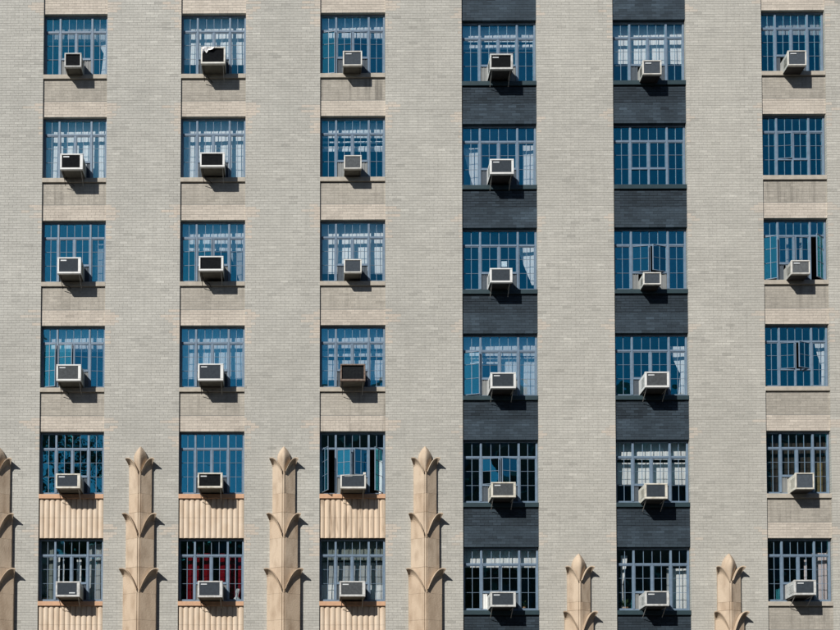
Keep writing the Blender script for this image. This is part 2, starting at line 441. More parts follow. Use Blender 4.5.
for c in range(6):
    for r in range(-1, 6): spandrel(c, r)
    for r in range(6): room(c, r)
    a, w_ = COLS[c]
    box("wall", MORTAR, a, a + w_, .02, .38, 0, head(c, 5) - ST - .01, bld)
box("wall", MORTAR, -9.4, 15.6, 4.3, 16, 0, 25.9, bld)
box("parapet", STONE, -9.5, 15.7, -.05, 16.1, 26.003, 26.4, bld)
box("wall", MORTAR, -9.4, -9.1, .382, 4.3, 0, 26.0, bld)
box("wall", MORTAR, 15.3, 15.6, .382, 4.3, 0, 26.0, bld)
box("roof", MORTAR, -9.0, 15.2, .382, 4.3, 25.8, 25.99, bld)

# ------------------------------------------------------------------ windows
Z_TR = -.42; Z_M1 = -.775; Z_M2 = -1.135; Z_BOT = -WH
WIN = {}   # window objects
HAS_AC = set()
# opening angles of the four casements (left, centre left, centre right, right)
OPEN = {(0, 3): (13, 9, 9, 4), (1, 2): (5, 6, 0, 0), (2, 0): (10, 5, 5, 0), (2, 4): (62, 17, 22, 50), (3, 3): (14, 0, 0, 0), (3, 4): (0, 9, 15, 0),
        (3, 5): (0, 8, 0, 0), (4, 2): (0, 9, 19, 0), (5, 1): (0, 6, 0, 0), (5, 2): (22, 3, 8, 38), (5, 3): (0, 7, 21, 0), (1, 1): (0, 0, 3, 0)}
WLABEL = {(0, 3): "window with the left and centre casements swung slightly open", (2, 0): "window with the left casement ajar",
          (2, 4): "window with every casement swung wide open", (3, 3): "window with its left casement ajar", (3, 4): "window with both centre casements ajar",
          (4, 2): "window with both centre casements open outward", (5, 2): "window with left and right casements open", (5, 3): "window with both centre casements open, no air conditioner"}
pane_cache = {}
def pane_mesh(w_, h_, gm):
    k = (round(w_, 3), round(h_, 3), gm.name)
    if k not in pane_cache:
        pane_cache[k] = MB().quadbox(-w_ / 2, w_ / 2, 0, .004, -h_ / 2, h_ / 2).mesh("pane", gm)
    return pane_cache[k]

def window(c, r):
    a, w_ = COLS[c]; h = head(c, r); acw = AC.get((c, r))
    single = c in (3, 4)
    mb = MB(); y0, y1 = 0, .045
    fw = .05; mw = .027
    W = w_
    g = .0015
    # perimeter, transom and mullions butted, not overlapping
    mb.bevbox(g, fw, y0, y1, Z_BOT + .003, -.003, .006); mb.bevbox(W - fw, W - g, y0, y1, Z_BOT + .003, -.003, .006)
    mb.bevbox(fw, W - fw, y0 + .002, y1, -.05, -.003, .006); mb.bevbox(fw, W - fw, y0 + .002, y1, Z_BOT + .003, Z_BOT + .058, .006)
    q = W / 4
    for x in (q, 3 * q): mb.bevbox(x - mw, x + mw, y0 - .006, y1, Z_BOT + .058, -.05, .006)
    mb.bevbox(2 * q - .026, 2 * q + .026, y0 - .002, y1, Z_BOT + .058, Z_TR - .026, .006)
    for (xa, xb) in ((fw, q - mw), (q + mw, 3 * q - mw), (3 * q + mw, W - fw)):
        mb.bevbox(xa, xb, y0 - .001, y1, Z_TR - .026, Z_TR + .026, .006)
    for (xa, xb) in ((q + mw, 2 * q - .026), (2 * q + .026, 3 * q - mw)):
        mb.bevbox(xa, xb, y0, y1, Z_M2 - .022, Z_M2 + .022, .006)
    win = mb.build("window", STEEL, bld, (a, FR, h))
    if (c, r) in WLABEL: win['label'] = WLABEL[(c, r)]
    # lights: (x0,x1,z0,z1,nx,nz,hinge,angle)
    op = OPEN.get((c, r), (0, 0, 0, 0))
    units = [(fw, q - mw, Z_TR + .026, -.05, 2, 1, None, 0), (q + mw, 3 * q - mw, Z_TR + .026, -.05, 4, 1, None, 0), (3 * q + mw, W - fw, Z_TR + .026, -.05, 2, 1, None, 0),
             (fw, q - mw, Z_BOT + .058, Z_TR - .026, 2, 3, 'L', op[0]),
             (q + mw, 2 * q - .026, Z_M2 + .022, Z_TR - .026, 2, 2, 'L', op[1]),
             (2 * q + .026, 3 * q - mw, Z_M2 + .022, Z_TR - .026, 2, 2, 'R', op[2]),
             (3 * q + mw, W - fw, Z_BOT + .058, Z_TR - .026, 2, 3, 'R', op[3])]
    if not acw:
        units += [(q + mw, 2 * q - .026, Z_BOT + .058, Z_M2 - .022, 2, 1, None, 0), (2 * q + .026, 3 * q - mw, Z_BOT + .058, Z_M2 - .022, 2, 1, None, 0)]
    allp = MB()
    for (xa, xb, za, zb, nx, nz, hinge, ang) in units:
        f = .018 if hinge else .004
        hx = xa if hinge != 'R' else xb
        M = Matrix.Translation((hx, .012, 0)) @ Matrix.Rotation(R(-ang if hinge == 'L' else ang), 4, 'Z') @ Matrix.Translation((-hx, 0, 0))
        cm = MB(); t = .0062
        yy0, yy1 = (-.004, .022) if hinge else (.004, .022)
        if hinge:
            e = .001
            cm.bevbox(xa + e, xa + f, yy0, yy1, za + e, zb - e, .003); cm.bevbox(xb - f, xb - e, yy0, yy1, za + e, zb - e, .003)
            cm.bevbox(xa + f, xb - f, yy0 + .001, yy1, za + e, za + f, .003); cm.bevbox(xa + f, xb - f, yy0 + .001, yy1, zb - f, zb - e, .003)
        xs = [xa + f + (xb - xa - 2 * f) * i / nx for i in range(nx + 1)]
        zs = [za + f + (zb - za - 2 * f) * i / nz for i in range(nz + 1)]
        if hinge and nz > 1: zs = [za + f] + ([Z_M2, Z_M1] if nz == 3 else [Z_M1]) + [zb - f]
        for x in xs[1:-1]: cm.quadbox(x - t, x + t, .001, .011, zs[0], zs[-1])
        for z in zs[1:-1]:
            for i in range(nx): cm.quadbox(xs[i] + (t if i else 0), xs[i + 1] - (t if i < nx - 1 else 0), .003, .0105, z - .0042, z + .0042)
        cm.xform(M)
        co_ = cm.build("casement" if hinge else "muntin_bars", STEEL, win)
        if not hinge: co_["kind"] = "stuff"
        for i in range(nx):
            for j in range(nz):
                px, pz = (xs[i] + xs[i + 1]) / 2, (zs[j] + zs[j + 1]) / 2
                pw, ph = xs[i + 1] - xs[i] - .001, zs[j + 1] - zs[j] - .001
                T = M @ Matrix.Translation((px, .012, pz)) @ Matrix.Rotation(R(random.gauss(0, .35)), 4, 'Z') @ Matrix.Rotation(R(random.gauss(0, .45)), 4, 'X')
                if single:
                    o = link("pane", pane_mesh(pw, ph, GLASS_OF.get((c, r), GLASS)), win)
                    o.matrix_local = T
                else:
                    k = len(allp.v); allp.quadbox(-pw / 2, pw / 2, 0, .004, -ph / 2, ph / 2); allp.xform(T, k)
    if not single:
        o = allp.build("panes", GLASS_OF.get((c, r), GLASS), win); o['kind'] = 'stuff'
    return win

# ------------------------------------------------------------------ air conditioners
# centre x from the column edge, bottom z from the head, width, height, projection, kind, badge
AC = {
 (0,0):(.825,-1.632,.429,.364,.34,'cream',0), (0,1):(.828,-1.625,.572,.407,.42,'wide',2), (0,2):(.796,-1.594,.593,.417,.42,'white',2),
 (0,3):(.808,-1.599,.619,.418,.42,'white',1), (0,4):(.816,-1.588,.616,.372,.42,'white',1), (0,5):(.836,-1.583,.602,.386,.42,'white',3),
 (1,0):(.850,-1.620,.616,.441,.42,'torn',0), (1,1):(.846,-1.576,.621,.376,.42,'black',0), (1,2):(.826,-1.534,.617,.378,.42,'black',0),
 (1,3):(.828,-1.598,.637,.430,.42,'white',1), (1,4):(.829,-1.581,.620,.384,.42,'black',1), (1,5):(.843,-1.595,.618,.411,.42,'white',1),
 (2,0):(.814,-1.630,.484,.384,.33,'small',1), (2,1):(.822,-1.590,.444,.353,.33,'small',0), (2,2):(.824,-1.553,.443,.350,.33,'small',0),
 (2,3):(.822,-1.613,.626,.430,.42,'rusty',0), (2,4):(.831,-1.599,.634,.374,.42,'broken',0), (2,5):(.814,-1.574,.639,.385,.42,'white',1),
 (3,0):(.945,-1.574,.579,.401,.42,'black',1), (3,1):(.945,-1.562,.599,.388,.42,'white',1), (3,2):(.921,-1.610,.562,.369,.38,'white',0),
 (3,3):(.956,-1.582,.632,.401,.42,'white',1), (3,4):(.950,-1.597,.610,.383,.42,'white',1), (3,5):(.929,-1.604,.628,.377,.42,'white',1),
 (4,0):(.902,-1.678,.475,.370,.34,'small',1), (4,2):(.858,-1.653,.445,.313,.34,'small',0), (4,3):(.929,-1.574,.606,.396,.44,'white',1),
 (4,4):(.877,-1.643,.565,.390,.44,'white',0), (4,5):(.877,-1.586,.595,.374,.44,'white',1),
 (5,0):(.761,-1.700,.469,.383,.36,'small',1), (5,2):(.779,-1.630,.471,.349,.36,'small',1), (5,4):(.799,-1.609,.465,.408,.38,'grid',0), (5,5):(.747,-1.537,.540,.374,.44,'white',1),
}
ACLOOK = {
 (0,0):"small cream air conditioner", (0,1):"white air conditioner with black grille", (0,2):"white air conditioner with silver badge",
 (0,3):"white air conditioner under half-open casements", (0,4):"white air conditioner above a fluted terracotta panel", (0,5):"white air conditioner with badge at its lower right",
 (1,0):"air conditioner with torn white cover over black grille", (1,1):"white air conditioner with deep black opening", (1,2):"white-framed black air conditioner",
 (1,3):"bright white air conditioner", (1,4):"grey-white air conditioner with black grille", (1,5):"white air conditioner before red curtains",
 (2,0):"narrow air conditioner below an ajar casement", (2,1):"narrow air conditioner without a badge", (2,2):"narrow grey-grilled air conditioner",
 (2,3):"rusty brown air conditioner dripping onto the brick", (2,4):"battered air conditioner with broken top frame", (2,5):"white air conditioner before pale curtains",
 (3,0):"white-framed air conditioner with black grille", (3,1):"white air conditioner between parted curtains", (3,2):"air conditioner under a taped white sheet",
 (3,3):"white air conditioner beside an ajar left casement", (3,4):"white air conditioner below two ajar casements", (3,5):"white air conditioner with white filler panel at left",
 (4,0):"small air conditioner on the dark sill", (4,2):"smallest air conditioner, below open centre casements", (4,3):"large white air conditioner",
 (4,4):"grey-white air conditioner without badge", (4,5):"white louvred-side air conditioner",
 (5,0):"small air conditioner", (5,2):"small air conditioner between open casements", (5,4):"air conditioner with grille of upright bars", (5,5):"white air conditioner with louvred side"}

UNDER_SHADE = worn("underside_shade", (.13, .125, .105), (.07, .065, .055), rough=.8, scale=9)  # dark tone that paints the shade beneath the units
def aircon(c, r):
    dx, zb, W, H, P, kind, badge = AC[(c, r)]
    a, w_ = COLS[c]; h = head(c, r)
    root = link("air_conditioner", None, None, (a + dx, 0, h + zb))
    lab = "%s, %s" % (ACLOOK[(c, r)], where(c, r))
    tag(root, lab, "air conditioner", "air conditioners in the windows")
    small = kind in ('small', 'cream') or W < .5
    fm = {'white': WHITE, 'black': WHITE, 'torn': CREAM, 'small': CREAM, 'cream': WHITE, 'rusty': RUST, 'broken': CREAM, 'grid': WHITE, 'wide': WHITE}[kind]
    if fm is WHITE: fm = (WHITE, WHITE3, WHITE, WHITE2, WHITE)[(c * 5 + r * 3 + 1) % 5]
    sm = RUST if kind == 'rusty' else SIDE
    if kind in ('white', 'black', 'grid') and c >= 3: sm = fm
    x0, x1 = -W / 2, W / 2
    n = .010
    # casing, slightly narrower than the face frame, tilted bottom
    cas = MB(); D1 = FR + .10
    cas.quadbox(x0 + n, x1 - n, -P + .062, D1, n, H - n)
    for i in range(4): cas.v[-8 + i] = cas.v[-8 + i]
    body = cas.build("casing", sm, root)
    MB().bevbox(x0 + n + .004, x1 - n - .004, -P + .068, D1 - .02, .001, n - .001, .001).build("shaded_underside", UNDER_SHADE if c < 3 else DARKM, root)  # dark panel added below the casing, underside shade put into its colour
    # side louvres
    for sgn in (-1, 1):
        lv = MB()
        ns = 7; z0, z1 = .08, H - .08
        xx = sgn * (W / 2 - n)
        ya, yb = -P + .07, -P + .07 + (P - .10) * .78
        for (ja, jb) in ((ya, ya + (yb - ya) * .47), (ya + (yb - ya) * .53, yb)):
            for i in range(ns):
                z = z0 + (z1 - z0) * (i + .5) / ns
                k = len(lv.v)
                s = .010 * sgn
                lv.v += [(xx + .001 * sgn, ja, z + .014), (xx + .001 * sgn, jb, z + .014), (xx + s, jb, z - .008), (xx + s, ja, z - .008), (xx, ja, z - .008), (xx, jb, z - .008)]
                lv.f += [(k, k + 1, k + 2, k + 3), (k + 3, k + 2, k + 5, k + 4)] if sgn > 0 else [(k + 3, k + 2, k + 1, k), (k + 4, k + 5, k + 2, k + 3)]
        lv.build("louvre", sm, body)
    # face frame: four rails
    bw = .040 if not small else .034
    bl, br_ = bw, bw
    if kind in ('white', 'wide') and not small: br_ = .075 if c < 3 else .06; bl = .05 if c >= 3 else .045
    if kind == 'black': br_ = .055
    bt = bw * .95; bb = bw * (1.25 if not small else 1)
    fr = MB()
    yf0, yf1 = -P, -P + .066
    if kind != 'broken':
        fr.bevbox(x0, x1, yf0, yf1, H - bt, H, .007)
    else:
        fr.bevbox(x1 - .07, x1, yf0, yf1, H - .03, H + .035, .007); fr.bevbox(x0, x0 + .09, yf0 + .012, yf1, H - .05, H - .03, .004)
        fr.bevbox(x0 + .10, x0 + .3, yf0 + .014, yf1, H - .07, H - .055, .004)
    fr.bevbox(x0, x1, yf0, yf1, 0, bb, .007)
    topz = H - bt if kind != 'broken' else H - .04
    fr.bevbox(x0, x0 + bl, yf0 + .0015, yf1, bb, topz, .005); fr.bevbox(x1 - br_, x1, yf0 + .0015, yf1, bb, topz, .005)
    fr.build("face_frame", fm, root)
    # grille: back plate + fins
    deep = kind in ('black', 'torn', 'rusty', 'cream')
    gm = COIL if deep or kind == 'wide' else SLATE
    if gm is SLATE and (c * 7 + r * 3) % 4 == 1: gm = FINS2
    gy = -P + (.035 if deep else .016)
    g = MB(); g.quadbox(x0 + bl, x1 - br_, gy + .004, gy + .02, bb, topz)
    gr = g.build("grille", gm, root)
    fi = MB(); gx0, gx1 = x0 + bl + .004, x1 - br_ - .004; gz0, gz1 = bb + .004, topz - .004
    if kind in ('grid', 'rusty', 'small'):
        nf = 15 if kind == 'grid' else 20
        for i in range(nf):
            x = gx0 + (gx1 - gx0) * (i + .5) / nf
            fi.quadbox(x - .004, x + .004, gy - .004, gy + .004, gz0, gz1)
    else:
        nf = 16
        for i in range(nf):
            z = gz0 + (gz1 - gz0) * (i + .5) / nf
            fi.quadbox(gx0, gx1, gy - .004, gy + .004, z - .005, z + .0045)
    f_o = fi.build("fins", gm, gr); f_o['kind'] = 'stuff'
    if badge:
        bx = gx0 + .03 if badge in (1, 2) else gx1 - .19; bz = gz1 - .055 if badge in (1, 2) else gz0 + .03
        bd = MB(); bd.bevbox(bx, bx + .15, gy - .012, gy - .004, bz, bz + (.028 if badge != 2 else .034), .003)
        bd.build("badge", SILVER, gr)
    if kind == 'torn':
        tm = MB(); P_ = []
        for i in range(7):
            u = i / 6
            row = []
            for j in range(5):
                v = j / 4
                zt_ = H - bt * .3 - v * (.05 + .09 * abs(math.sin(i * 1.9 + c))) * (1.4 - u)
                row.append((x0 + bl + u * .3, -P - .006 - .02 * math.sin(v * 3 + i), zt_))
            P_.append(row)
        tm.grid(P_).build("torn_cover", PAPER, root)
    # filler panels beside the body in the window plane
    q = w_ / 4
    lx, rx = (q + .034) - dx, (3 * q - .034) - dx
    mid = (x0, x1)
    top = Z_M2 - .022 - zb; bot = Z_BOT + .058 - zb
    fmats = {(3,5): WHITE, (4,3): WHITE, (4,5): SLATE}
    fl = MB()
    k = 5
    for i in range(k):
        u0 = lx + (x0 + n - lx) * i / k; u1 = lx + (x0 + n - lx) * (i + 1) / k
        fl.quadbox(u0, u1, FR + .02 + (.008 if i % 2 else 0), FR + .03 + (.008 if i % 2 else 0), bot, top)
    fl.build("filler_panel", WHITE if (c, r) == (3, 5) else (GREYPL if (c + r) % 3 == 0 else SLATE), root)
    fl = MB()
    for i in range(k):
        u0 = x1 - n + (rx - x1 + n) * i / k; u1 = x1 - n + (rx - x1 + n) * (i + 1) / k
        fl.quadbox(u0, u1, FR + .02 + (.008 if i % 2 else 0), FR + .03 + (.008 if i % 2 else 0), bot, top)
    fl.build("filler_panel", GREYPL if (c + r) % 3 == 0 else SLATE, root)
    # support struts
    if not small:
        for sgn in (-1, 1):
            st = MB(); sx = sgn * (W / 2 - .06)
            st.bar((sx, -P + .10, -.002), (sx + .004, -.01, -.20), .009)
            st.bar((sx, -P + .06, -.008), (sx, FR, -.010), .007)
            st.build("support_strut", GALV if sgn > 0 or c >= 3 else DARKM, root)
        if c in (0, 1) or (c, r) == (2, 5):
            cb = MB(); pts = []
            for i in range(10):
                u = i / 9
                pts.append((x0 + .05 + .20 * u + .03 * math.sin(u * 7 + r), -.05 - .05 * math.sin(u * 3.1) + .07 * u, .02 - .24 * u ** .8 - .03 * math.sin(u * 5 + c)))
            cb.tube(pts, .0085).build("cable", DARKM, root)
    elif kind in ('small', 'cream'):
        st = MB(); st.bar((x0 + .05, -P + .1, -.004), (x0 + .05, FR, -.006), .008); st.build("support_strut", DARKM, root)
        st = MB(); st.bar((x1 - .05, -P + .1, -.004), (x1 - .05, FR, -.006), .008); st.build("support_strut", DARKM, root)
    return root

GREYPL = worn("grey_accordion", (.20, .21, .21), (.14, .15, .15), rough=.6, scale=9)

for c in range(6):
    for r in range(6): window(c, r)
for k in sorted(AC): aircon(*k)

# ------------------------------------------------------------------ curtains
def sheet(x0f, x1f, z0, z1, y, folds, amp, ph=0.0, nz=8):
    """hanging cloth; x0f/x1f give the left and right edges at height fraction t (0 top, 1 bottom)"""
    n = max(10, int(folds * 6)); P = []
    for j in range(nz + 1):
        t = j / nz; z = z1 + (z0 - z1) * t; a, b = x0f(t), x1f(t)
        row = []
        for i in range(n + 1):
            u = i / n
            row.append((a + (b - a) * u, y + amp * math.sin(u * folds * 2 * math.pi + ph) * (1 + .3 * math.sin(u * 9 + ph)) + .01 * math.sin(t * 4 + u * 3), z + .0015 * math.sin(u * folds * 6)))
        P.append(row)
    return MB().grid(P)

CUR = {}
def curtain(c, r, label, mat, panels, cat="curtain"):
    a, w_ = COLS[c]; h = head(c, r)
    root = link("curtain", None, None, (a, .30, h))
    tag(root, label + ", " + where(c, r), cat, "curtains behind the windows")
    for i, pn in enumerate(panels):
        kind, u0, u1, t0, t1 = pn[:5]          # fractions of the opening (u: across, t: down)
        m_ = pn[5] if len(pn) > 5 else mat
        X0, X1 = u0 * w_, u1 * w_; z1, z0 = -t0 * WH, -t1 * WH
        if kind == 'flat': f0 = lambda t, X0=X0: X0; f1 = lambda t, X1=X1: X1
        elif kind == 'tieR':   # hangs at the right, gathered to the right at mid height
            f0 = lambda t, X0=X0, X1=X1: X0 + (X1 - X0) * (.72 * min(1, t / .5) ** 1.3 if t < .5 else .72 - .35 * (t - .5)); f1 = lambda t, X1=X1: X1
        elif kind == 'tieL':
            f0 = lambda t, X0=X0: X0; f1 = lambda t, X0=X0, X1=X1: X1 - (X1 - X0) * (.72 * min(1, t / .5) ** 1.3 if t < .5 else .72 - .35 * (t - .5))
        elif kind == 'slant':
            f0 = lambda t, X0=X0, X1=X1: X0 + (X1 - X0) * .8 * t; f1 = lambda t, X1=X1: X1
        fo = max(2, (X1 - X0) / .085)
        sheet(f0, f1, z0, z1, 0.0 + .03 * (i % 2), fo, .0025, i * 1.3 + c + r, nz=12).build("curtain_panel", m_, root, smooth=True)
    return root

curtain(0, 0, "white sheer bunched at the right side", SHEER2, [('flat', .02, .98, .0, .36), ('tieR', .70, .99, .05, 1.0, SHEER)])
curtain(0, 1, "full-width white sheer curtain", SHEER, [('flat', .02, .99, .0, 1.02)])
curtain(0, 2, "faint grey sheer curtain at the right", SHEER2, [('flat', .80, .99, .3, 1.0)])
curtain(0, 3, "short white sheer across the top lights", SHEER, [('flat', .02, .99, .0, .36)])
curtain(0, 5, "pale grey-green curtains drawn in strips", GREYC, [('flat', .02, .24, .0, 1.0), ('flat', .27, .30, .25, 1.0, SHEER), ('flat', .34, .37, .3, 1.0, SHEER), ('flat', .56, .63, .3, 1.0, SHEER), ('flat', .74, .98, .05, 1.0, SHEER2), ('flat', .70, .77, .3, 1.0, SHEER)])
curtain(1, 0, "white sheer ending above the sill", SHEER, [('flat', .02, .99, .0, .74)])
curtain(1, 1, "bright white full-length sheer curtain", SHEER, [('flat', .02, .99, .0, 1.02)])
curtain(1, 2, "white sheer band with a side curtain", SHEER, [('flat', .02, .99, .0, .42), ('slant', .72, .99, .35, 1.0, SHEER2)])
curtain(1, 3, "white sheer with straight hem above the sill", SHEER, [('flat', .02, .99, .0, .80)])
curtain(1, 5, "deep red curtains", REDC, [('flat', .10, .23, .22, 1.0), ('flat', .27, .33, .2, 1.0), ('flat', .38, .47, .2, 1.0), ('flat', .62, .70, .2, 1.0), ('flat', .74, .86, .22, 1.0), ('flat', .90, .985, .25, 1.0)])
curtain(2, 0, "short white valance", SHEER, [('flat', .02, .99, .0, .33)])
curtain(2, 1, "ragged white lace valance", SHEER, [('flat', .02, .99, .02, .27), ('flat', .02, .99, .31, .35), ('flat', .03, .97, .40, .49)])
curtain(2, 2, "long white sheer with hem above the sill", SHEER, [('flat', .02, .99, .0, .80)])
curtain(2, 3, "white sheer behind the rusty air conditioner", SHEER, [('flat', .02, .99, .0, .33), ('flat', .02, .99, .34, .44), ('flat', .02, .99, .50, .82)])
curtain(2, 4, "narrow white curtain at the right edge", SHEER, [('flat', .91, .98, .42, 1.0)])
curtain(2, 5, "grey-white café curtains with brighter lower half", SHEER2, [('flat', .02, .99, .02, .33, GREYC), ('flat', .05, .99, .34, .70), ('flat', .02, .27, .70, 1.0, SHEER), ('flat', .70, .99, .70, 1.0, SHEER)])
curtain(3, 0, "short white sheer above eye height", SHEER, [('flat', .02, .99, .0, .25), ('flat', .02, .99, .28, .36)])
curtain(3, 1, "two white curtains hung at left and right", SHEER, [('slant', .03, .24, .3, 1.05), ('flat', .84, .99, .25, 1.02)])
curtain(3, 2, "white curtain swept to the right", SHEER, [('slant', .74, 1.0, .20, .85)])
curtain(3, 3, "white sheer hung over the top and right lights", SHEER, [('flat', .02, .99, .0, .30), ('flat', .02, .99, .31, .42), ('flat', .52, .99, .42, 1.02)])
curtain(3, 5, "short white valance across the top lights only", SHEER, [('flat', .02, .99, .02, .29)])
curtain(4, 0, "white sheer ending at mid height", SHEER, [('flat', .02, .99, .0, .62)])
curtain(4, 3, "white curtain tied back at the right", SHEER, [('tieR', .78, .99, .15, 1.02)])
curtain(4, 4, "white sheer with gathered top", SHEER, [('flat', .02, .99, .0, .27), ('flat', .02, .99, .31, .66)])
curtain(4, 5, "narrow white curtains, one tied, one hanging", SHEER, [('tieL', .10, .19, .1, 1.0), ('flat', .78, .99, .30, 1.0), ('flat', .72, .8, .3, 1.0, SHEER2)])
curtain(5, 0, "faint short sheer across the top lights", SHEER2, [('flat', .02, .99, .0, .30)])
curtain(5, 2, "narrow grey curtains between open casements", SHEER2, [('flat', .28, .33, .1, 1.0), ('flat', .42, .47, .2, 1.0), ('flat', .63, .66, .2, 1.0)])
curtain(5, 3, "white curtain tied back at the right", SHEER, [('tieR', .84, .99, .22, 1.02)])
curtain(5, 4, "brown netting with yellowish drape", BROWNC, [('flat', .02, .99, .0, 1.0), ('flat', .78, .95, .45, 1.0, cloth_mat("yellow_cloth", (.55, .42, .16), .2))])
curtain(5, 5, "pale pinkish curtain hung at the right", PINKC, [('flat', .76, .98, .2, 1.02), ('flat', .64, .68, .3, .8)])

a_, w_ = COLS[3]
o = MB().bevbox(0, .17, 0, .003, 0, .15, .0005).build("paper_sheet", PAPER, None, (a_ + .99, FR + .045, head(3, 2) - .95))
tag(o, "white square sheet of paper taped to the glass above the air conditioner", "paper")

def plant(c, r, x, z, s, label):
    a, w_ = COLS[c]
    root = link("house_plant", None, None, (a + x, .28, head(c, r) - WH + z))
    tag(root, label, "plant")
    P = []
    for t, rr in ((0, .045), (.10, .06), (.11, .066), (.13, .066)):
        P.append([(rr * math.cos(i * math.pi / 5), rr * math.sin(i * math.pi / 5), t) for i in range(10)])
    MB().grid(P, True).build("pot", TERRA_SILL, root)
    mb = MB()
    for i in range(34):
        an = random.uniform(0, 6.28); el = random.uniform(.3, 1.3); L = s * random.uniform(.5, 1)
        b = Vector((0, 0, .12)); d = Vector((math.cos(an) * math.cos(el), math.sin(an) * math.cos(el) * .5, math.sin(el)))
        e = b + d * L; sd = d.cross(Vector((0, 0, 1))).normalized() * .02; mid = b + d * L * .6 + Vector((0, 0, .02))
        k = len(mb.v); mb.v += [tuple(b), tuple(mid + sd), tuple(e - Vector((0, 0, .03))), tuple(mid - sd)]; mb.f.append((k, k + 1, k + 2, k + 3))
    f = mb.build("foliage", LEAF, root)
plant(4, 5, .30, .0, .33, "green leafy plant in the lower left of the bottom window, right dark-brick column")
plant(3, 5, 1.55, .0, .30, "small green plant at the lower right of the bottom window, left dark-brick column")
plant(0, 5, .0 + .12, 0, .2, "small plant in the lower left corner of the bottom window, leftmost column")

# white figurine-like cloth bundle on the sill, second column bottom window
a_, w_ = COLS[1]
mb = MB(); P = []
for j in range(9):
    t = j / 8; rr = .055 * (1 - .5 * t) * (1 + .35 * math.sin(t * 9))
    P.append([(rr * math.cos(i * math.pi / 6) * (1 + .3 * math.sin(i * 2 + j)) + .05 * t, rr * .6 * math.sin(i * math.pi / 6), t * .34) for i in range(12)])
o = mb.grid(P, True).build("cloth_bundle", SHEER, None, (a_ + 1.45, .22, head(1, 5) - WH + .02))
tag(o, "crumpled white cloth standing inside the window with red curtains", "cloth")

# ------------------------------------------------------------------ terracotta pilasters
def section(wk, dk, ck):
    """front outline of a shaft from left wall edge to right wall edge: prow with a narrow grooved strip"""
    s = .034
    return [(-wk, 0), (-wk, -dk), (-wk + .01, -dk - .008), (-s - .010, -ck), (-s, -ck + .020), (-s + .010, -ck + .002), (0, -ck - .008), (s - .010, -ck + .002), (s, -ck + .020), (s + .010, -ck), (wk - .01, -dk - .008), (wk, -dk), (wk, 0)]

def shaft(name, cx, wk, dk, ck, z0, z1, parent, mat):
    pts = section(wk, dk, ck); P = [[(cx + x, y, z) for x, y in pts] for z in (z0, z1)]
    mb = MB().grid(P); n = len(pts)
    mb.f.append(tuple(range(n - 1, -1, -1))); mb.f.append(tuple(range(n, 2 * n)))
    return mb.build(name, mat, parent)

def leaf(cx, wk, dk, ck, ztop, zbot, sgn, parent, mat, VH=.56):
    """one half of a leaf tier: flares outward to an overhanging, slightly drooping tip, V-notched towards the centre"""
    NU = 30; mb = MB()
    ss = [0, .0, .012, .030, .036, .050, .075, .105, .145, .19, .25, .33, .45, None]
    S0 = .034
    cols = []
    for i in range(NU + 1):
        u = i / NU
        FY = .042 + .070 * u + .045 * u ** 5; FX = .010 + .035 * u + .032 * u ** 5
        ze = ztop + .01 - (VH - .01) * (1 - u) ** 2.0 - .05 * u ** 5
        x = .036 + (wk - .036) * u
        yb = ck + (dk - ck) * u
        sf = .05 + .13 * u
        col = []
        for j, s_ in enumerate(ss):
            zz = zbot if s_ is None else max(zbot, ze - s_)
            k = 0 if s_ is None else max(0, 1 - max(0, s_ - S0) / sf) ** 1.8
            lip = .010 * math.sin(math.pi * min(1, s_ / S0)) if s_ is not None else 0
            col.append((cx + sgn * (x + FX * k + lip * .5 * u), -(yb + FY * k + lip), zz))
        back = (cx + sgn * (x + FX * .3 - .012), -max(.02, yb * .8), ze - .015)
        cols.append([back] + col)
    rows = list(map(list, zip(*cols)))
    if sgn > 0: mb.grid(rows)
    else: mb.grid([list(reversed(r_)) for r_ in rows])
    # outer side return to the wall
    outer = cols[-1]; k = len(mb.v)
    for p in outer[1:]:
        mb.v += [p, (cx + sgn * (wk + .15 * max(0, abs(p[0] - cx) - wk)), 0.0, p[2])]
    m_ = len(outer) - 1
    for i in range(m_ - 1):
        q = (k + 2 * i, k + 2 * i + 2, k + 2 * i + 3, k + 2 * i + 1)
        mb.f.append(q if sgn < 0 else q[::-1])
    return mb.build("leaf_tip", mat, parent, smooth=False)

def bud(cx, ztop, parent, mat):
    prof = [(0.0, .004), (.03, .035), (.07, .072), (.13, .112), (.20, .150), (.28, .170), (.36, .168), (.44, .15), (.54, .12), (.66, .08), (.78, .05)]
    P = []
    for d, hw in prof:
        row = []
        for i in range(17):
            t = -1 + i / 8
            an = t * math.pi / 2
            xx = hw * math.sin(an)
            yy = -hw * 1.15 * (1 - abs(math.sin(an)) ** 1.45) - .07
            row.append((cx + xx, yy if abs(t) < .999 else 0.0, ztop - d))
        P.append(row)
    return MB().grid(P).build("bud", mat, parent, smooth=True)

